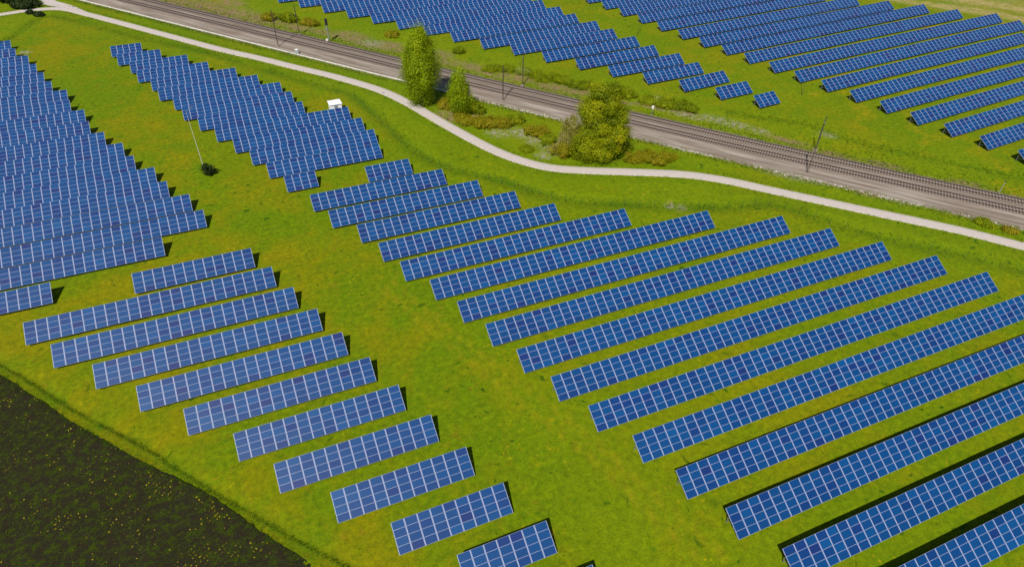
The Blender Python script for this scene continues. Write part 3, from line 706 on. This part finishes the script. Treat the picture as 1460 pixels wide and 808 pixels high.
BK = {0: (M_lf_green, 'green'), 1: (M_lf_brown, 'olive-brown'), 2: (M_lf_green, 'green'), 3: (M_lf_pale, 'pale yellow-green'), 4: (M_lf_dark, 'dark green')}
BUSH_LABEL = [
 "large green bush beside the far side of the upper left mast",
 "low brownish bush left of the upper left mast",
 "low brownish bush just right of the thin far mast at upper left",
 "low olive-brown bush on the far verge left of the tallest tree",
 "small olive-brown bush on the far verge behind the tallest tree",
 "small dark bush on the far verge between the two slender trees",
 "green bush left of the thin mast on the far verge above the smaller tree",
 "green bush just left of the far mast that stands left of the broad tree",
 "pale yellow-green bush just behind the far mast left of the broad tree",
 "green hedge bush right of the far mast, first before the broad tree",
 "widest green hedge bush on the far verge left of the broad tree",
 "rounded green bush on the far verge touching the left of the broad tree",
 "green bush on the far verge just right of the broad tree crown",
 "widest green bush of the row right of the broad tree",
 "green bush behind the small pale sign post",
 "green bush right of the small pale sign post",
 "rounded green bush, second last of the row right of the broad tree",
 "rounded bush at the right end of the row right of the broad tree",
 "small pale bush sticking up behind the sign post beside the far track",
 "reddish low scrub at the foot of the tallest tree on its right",
 "olive-brown scrub just right of the foot of the smaller slender tree",
 "wide olive-brown scrub left of the near mast in the middle",
 "wide olive-brown scrub reaching the foot of the near mast in the middle",
 "small green bush right of the near mast in the middle",
 "large olive-brown bush left of the pale blossoming scrub",
 "green bush in front of the large olive-brown bush left of the blossoming scrub",
 "small low green bush alone beside the footpath on the pale rubble",
 "olive-brown scrub under the left front of the blossoming scrub",
 "low brown bush right of the foot of the broad tree",
 "wide low brown bush right of the broad tree above the footpath bend",
 "last low brown bush right of the broad tree above the footpath",
 "green side bush touching the smaller slender tree on the right",
 "green bush at the left foot of the broad tree",
 "small dark bush tucked behind the right side of the broad tree",
 "large dark shrub filling the top left corner",
 "dark shrub left of the gravel junction in the top left corner",
 "dark shrub beside the gravel junction near the pale blue car",
 "dark small shrub just below the gravel junction",
 "tiny dark shrub at the lower edge of the footpath left of the junction",
 "low green bush between railway and footpath at the far right",
 "small brownish bush between railway and footpath at the right picture edge"
]
for i, (bx, by, rw, bh, k) in enumerate(BUSHES):
    rw *= 1.2; bh *= .8
    g = np.random.default_rng(100 + i)
    prof = []
    for _ in range(5):
        prof.append((g.uniform(-.6, .6) * rw, g.uniform(-.5, .5) * min(rw, 2.2), bh * g.uniform(.3, .55), rw * g.uniform(.5, .8), min(rw, 2.8) * g.uniform(.5, .75), bh * g.uniform(.4, .55)))
    P, T, W = crown_points(prof, int(30 + rw * 26), 75, .62, 1.0, 200 + i, .35)
    if k == 2: T -= .15
    root = empty('bush', (bx, by, 0), g.uniform(-.3, .3) - .85)
    tag(root, BUSH_LABEL[i], 'bush', 'scrub bushes')
    link('foliage', leaf_mesh('foliage', P, .125 if k != 4 else .22, T, BK[k][0], out=W), root)
    t = MB(); rr = random.Random(i)
    for q in range(6):
        e = Vector((rr.uniform(-.7, .7) * rw, rr.uniform(-.6, .6) * min(rw, 2), bh * rr.uniform(.5, .9)))
        t.tube([(e.x * .15, e.y * .15, -.05), e * .5, e], [.05, .035, .01], 5)
    t.build('stems', M_bark, root)

# rough grass along ditches, verges and the railway (stuff) and weeds in the dark field (stuff)
def scatter_line(P, n, spread, off=0.0):
    T, Nn = normals2(P); i = rng.integers(0, len(P), n)
    o = rng.standard_normal(n) * spread + off
    return P[i] + Nn[i] * o[:, None] + T[i] * rng.uniform(-1, 1, n)[:, None]
pts = np.concatenate([scatter_line(ditch, 1500, 1.5), scatter_line(ditch2, 2600, .16), scatter_line(soil_e, 1500, .30, 0.1), scatter_line(ditch3, 900, 1.8), scatter_line(low, 5000, .7, -1.4), scatter_line(low, 5000, 1.2, RW + 1.4),
                      scatter_line(low, 4000, 2.5, RW + 5), scatter_line(path_c, 700, .3, 2.3), scatter_line(path_c, 700, .3, -2.3)])
keep = np.array([in_frame(p[0], p[1], 0, .03) for p in pts]); pts = pts[keep]
n = len(pts); P3 = np.concatenate([np.stack([pts[:, 0] + rng.normal(0, .12, n), pts[:, 1] + rng.normal(0, .12, n), np.abs(rng.normal(.0, .10, n))], 1) for _ in range(3)])
tint = .35 - .35 * ((P3[:, 0] < 5) & (P3[:, 1] < 130)) + .35 * (vnoise(P3[:, 0], P3[:, 1], 4)) + .15 * rng.standard_normal(len(P3))
tag(link('rough_grass', leaf_mesh('rough_grass', P3, np.where((P3[:, 0] < 5) & (P3[:, 1] < 130), .065, .12), tint, M_tuft)), 'tufts of longer rough grass along the ditches, verges and railway', 'grass', kind='stuff')

n = 210000
i = rng.integers(0, len(soil_e), n); o = -rng.uniform(0, 50, n) ** 1.0
q = soil_e[i] + sN_[i] * o[:, None]
dens = vnoise(q[:, 0], q[:, 1], 9.) + .6 * vnoise(q[:, 0], q[:, 1], 2.5)
keep = (dens > rng.uniform(-1.2, 1.0, n)) & np.array([in_frame(a, b, 0, .03) for a, b in q]); q = q[keep]; n = len(q)
P3 = np.stack([q[:, 0], q[:, 1], .045 + np.abs(rng.normal(0, .025, n))], 1)
tint = rng.uniform(0, .62, n); fl = rng.random(n) < .30 * ss(vnoise(q[:, 0], q[:, 1], 3.), -.1, .9) + .03 * ss(vnoise(q[:, 0], q[:, 1], 14.), -.6, .6); tint[fl] = rng.uniform(.80, 1, fl.sum())
me = leaf_mesh('field_weeds', P3, np.where(fl, .12, .07), tint, M_yellow, .3, 1.3)
tag(link('field_weeds', me), 'green weeds with small yellow flowers growing over the dark field', 'weeds', kind='stuff')

# ---------------------------------------------------------------- fence below the footpath
T_f, N_f = normals2(ditch)
fence = ditch - N_f * .9
s = np.concatenate([[0], np.cumsum(np.linalg.norm(np.diff(fence, axis=0), axis=1))])
pos = np.arange(0, s[-1], 3.1)
fx = np.interp(pos, s, fence[:, 0]); fy = np.interp(pos, s, fence[:, 1])
ok = [i for i in range(len(pos)) if in_frame(fx[i], fy[i], 0, .02) and 20 < fx[i] < 150]
i0, i1 = min(ok), max(ok)
froot = empty('wire_fence', (fx[i0], fy[i0], 0))
tag(froot, 'long thin wire fence in the grassy ditch between the solar tables and the footpath', 'fence')
pm = MB(); pm.box(-.025, .025, -.025, .025, -.4, 1.7); pm.box(-.03, .03, -.03, .03, 1.7, 1.72); post_me = pm.mesh('post', M_fence)
sel = set(sorted(range(i0, i1 + 1), key=lambda i: math.hypot(fx[i], fy[i]))[:100]); rest = MB()
for i in range(i0, i1 + 1):
    if i in sel: link('post', post_me, froot, (fx[i] - fx[i0], fy[i] - fy[i0], 0))
    else: rest.box(fx[i] - fx[i0] - .04, fx[i] - fx[i0] + .04, fy[i] - fy[i0] - .04, fy[i] - fy[i0] + .04, -.4, 1.75)
if rest.v: tag(rest.build('post', M_grey, froot), kind='stuff')
w = MB()
for z in (.15, .6, 1.05, 1.5, 1.7):
    for i in range(i0, i1):
        w.bar((fx[i] - fx[i0], fy[i] - fy[i0], z), (fx[i + 1] - fx[i0], fy[i + 1] - fy[i0], z), .005)
w.build('wire', M_fence, froot)

# ---------------------------------------------------------------- railway masts, poles, signals
rail_ang = math.atan2(d[1], d[0])
def catenary_mast(x, y, h, side, label):
    root = empty('catenary_mast', (x, y, 0), rail_ang); tag(root, label, 'railway mast', 'railway masts')
    p = MB()                                   # two tapered channels with lacing
    for sx in (-1, 1):
        p.bar((sx * .15, 0, -.2), (sx * .08, 0, h), .06, .10)
    for k in range(int(h / .9)):
        z = .3 + k * .9; f = z / h; g2 = (z + .8) / h
        p.bar((-.20 + .09 * f, 0, z), (.20 - .09 * g2, 0, min(h, z + .8)), .05)
    p.box(-.14, .14, -.09, .09, h, h + .05)
    p.build('pole', M_mast, root)
    a = MB()
    a.tube([(0, 0, h - 3.2), (0, side * 2.9, h - 2.0)], .035, 6)
    a.tube([(0, 0, h - 1.2), (0, side * 2.6, h - 2.1)], .03, 6)
    a.tube([(0, side * 1.2, h - 2.9), (0, side * 3.1, h - 3.3)], .025, 6)
    a.build('bracket_arm', M_dark, root)
    i_ = MB(); i_.tube([(0, side * .25, h - 3.12), (0, side * .6, h - 2.95)], .075, 8); i_.tube([(0, side * .25, h - 1.28), (0, side * .6, h - 1.4)], .075, 8)
    i_.build('insulator', M_door, root)
    b = MB(); b.box(-.4, .4, -.4, .4, -.2, .38); b.build('footing', M_sleeper, root)
near_l = ['dark railway mast on the near gravel edge at upper left', 'dark railway mast on the near gravel edge right of the smaller tree', 'dark railway mast on the near gravel edge at the right']
far_l = ['thin dark mast on the far side of the railway at upper left', 'thin dark mast on the far side of the railway left of the broad tree', 'thin dark mast on the far side of the railway at the right']
for (x, y, h), l in zip(MASTS[0], near_l): catenary_mast(x, y, h, 1, l)
for (x, y, h), l in zip(MASTS[1], far_l): catenary_mast(x, y, h, -1, l)

def slim_pole(x, y, h, label, arm=True, mat=None, r=.09):
    root = empty('slim_pole', (x, y, 0), .6); tag(root, label, 'pole', 'slim poles in the meadow')
    p = MB(); p.tube([(0, 0, -.2), (0, 0, h * .5), (0, 0, h)], [r, r * .8, r * .5], 8); p.tube([(0, 0, -.1), (0, 0, .25)], r * 1.8, 8)
    p.build('shaft', mat or M_conc, root)
    if arm:
        a = MB(); a.tube([(-.1, 0, h - .1), (1.4, 0, h + .35)], .04, 6); a.box(1.2, 1.75, -.1, .1, h + .3, h + .42)
        a.build('arm', M_steel, root)
tx, ty = TREELIST['mastA']
slim_pole(tx, ty, 14.6, 'tall pale slim pole with a short arm standing in the left meadow', r=.06)
slim_pole(*POLES[0], 'slim grey pole at the lower left end of the top right solar block', False, M_mast, r=.06)
slim_pole(*POLES[1], 'slim brown pole in the grass gap between the two upper solar blocks', False, M_mast, r=.06)

# signal by the upper left mast
x, y = SIGNAL
root = empty('railway_signal', (x, y, 0), rail_ang); tag(root, 'railway signal with dark head beside the far track at upper left', 'signal')
p = MB(); p.tube([(0, 0, -.1), (0, 0, 5.2)], .09, 8); p.bar((.22, -.2, 0), (.22, -.2, 5.0), .05); p.bar((.22, .2, 0), (.22, .2, 5.0), .05)
for k in range(12): p.bar((.22, -.2, .4 + k * .38), (.22, .2, .4 + k * .38), .03)
p.build('pole', M_grey, root)
hd = MB(); hd.box(-.42, .42, -.12, .12, 5.1, 7.0); hd.box(-.5, .5, .12, .15, 5.0, 7.1)
for z in (5.5, 6.1, 6.6): hd.tube([(0, -.12, z), (0, -.36, z - .02)], .14, 10)
hd.build('signal_head', M_dark, root)
pf = MB(); pf.box(-.5, .6, -.5, .5, 3.9, 3.97); pf.bar((-.5, -.5, 3.9), (-.5, -.5, 4.9), .04); pf.bar((.6, -.5, 3.9), (.6, -.5, 4.9), .04); pf.bar((-.5, -.5, 4.9), (.6, -.5, 4.9), .04)
pf.build('platform', M_steel, root)
cb = MB(); cb.box(-.35, .35, -.9, -.4, -.05, 1.1); cb.build('cabinet', M_conc, root)

x, y = BOX
root = empty('equipment_cabinet', (x, y, 0), rail_ang); tag(root, 'small white cabinet beside the pale cable trough at upper left', 'cabinet')
b = MB(); b.box(-.4, .4, -.3, .3, -.05, 1.45); b.build('housing', M_white, root)
b = MB(); b.box(-.46, .46, -.36, .36, 1.453, 1.53); b.build('lid', M_white, root)
b = MB(); b.box(-.34, .34, -.325, -.302, .15, 1.35); b.build('door', M_grey, root)

x, y = LAMP
root = empty('lamp_post', (x, y, 0), rail_ang); tag(root, 'short grey-green lamp post on the far side of the railway at right edge', 'lamp post')
p = MB(); p.tube([(0, 0, -.1), (.05, 0, 3.2)], [.09, .06], 8); p.build('post', M_grey, root)
p = MB(); p.box(-.15, .35, -.10, .10, 3.2, 3.32); p.box(-.12, .30, -.07, .07, 3.32, 3.36); p.build('lamp_head', M_dark, root)

x, y = SIG2
root = empty('trackside_sign', (x, y, 0), rail_ang); tag(root, 'small pale sign post beside the far track right of the broad tree', 'sign')
p = MB(); p.tube([(0, 0, -.1), (0, 0, 3.0)], .07, 8); p.build('post', M_grey, root)
p = MB(); p.box(-.28, .28, -.10, -.075, 2.1, 3.0); p.build('plate', M_conc, root)

x, y = SPOT
root = empty('manhole_cover', (x, y, .05)); tag(root, 'small dark round cover in the pale footpath left of the tallest tree', 'manhole cover')
b = MB(); b.tube([(0, 0, 0), (0, 0, .03)], .34, 20); b.build('plate', M_door, root)
b = MB()
for k in range(20):
    a0, a1 = 2 * math.pi * k / 20, 2 * math.pi * (k + 1) / 20
    b.quad([(.36 * math.cos(a0), .36 * math.sin(a0), .022), (.46 * math.cos(a0), .46 * math.sin(a0), .022), (.46 * math.cos(a1), .46 * math.sin(a1), .022), (.36 * math.cos(a1), .36 * math.sin(a1), .022)])
b.build('ring', M_conc, root)

# white transformer hut behind the tables
root = empty('transformer_hut', (22.45, 164.7, 0), .03); tag(root, 'white transformer hut with flat roof behind the solar tables', 'hut')
b = MB(); b.box(-1.45, 1.45, -1.25, 1.2, -.1, 2.45); b.build('wall', M_white, root)
b = MB(); b.box(-1.6, 1.6, -1.42, 1.36, 2.453, 2.60); b.box(-1.5, 1.5, -1.32, 1.26, 2.60, 2.66); b.build('roof', M_white, root)
b = MB(); b.box(-.45, .45, -1.29, -1.253, .05, 2.15); dr = b.build('door', M_door, root)
b = MB()
for k in range(5): b.box(-.35, .35, -1.31, -1.293, 1.35 + k * .14, 1.43 + k * .14)
b.build('vent', M_grey, root)
b = MB(); b.box(.32, .38, -1.34, -1.293, .95, 1.10); b.build('handle', M_steel, dr)

# car under the dark trees in the top left corner
x, y = CAR
root = empty('parked_car', (x - .5, y + 1.0, 0), .4); tag(root, 'pale blue parked car among the dark trees in the top left corner', 'car')
prof = [(-2.1, .35), (2.1, .35), (2.15, .75), (1.9, .92), (1.0, 1.0), (.45, 1.42), (-1.1, 1.46), (-1.85, 1.02), (-2.15, .9)]
b = MB()
m_car = plain('pale_blue_car_paint', (.30, .50, .60), .25, .1, .05)
nb = len(prof)
for s_ in (-.82, .82): b.v += [(px_, s_ * (.86 if pz_ > 1.2 else 1), pz_) for px_, pz_ in prof]
for k in range(nb): b.f.append((k, (k + 1) % nb, nb + (k + 1) % nb, nb + k)); b.m.append(0)
b.f.append(tuple(range(nb - 1, -1, -1))); b.m.append(0); b.f.append(tuple(range(nb, 2 * nb))); b.m.append(0)
b.build('body', m_car, root)
b = MB()
for s_ in (-1, 1): b.quad([(.85, s_ * .80, 1.03), (.42, s_ * .735, 1.36), (-1.05, s_ * .735, 1.38), (-1.55, s_ * .80, 1.05)])
b.quad([(1.02, -.70, 1.03), (1.02, .70, 1.03), (.50, .64, 1.41), (.50, -.64, 1.41)]); b.build('window', M_dark, root)
for wx in (-1.35, 1.35):
    for wy in (-.78, .78):
        b = MB(); b.tube([(wx, wy - .1, .33), (wx, wy + .1, .33)], .33, 14); b.build('wheel', M_dark, root)
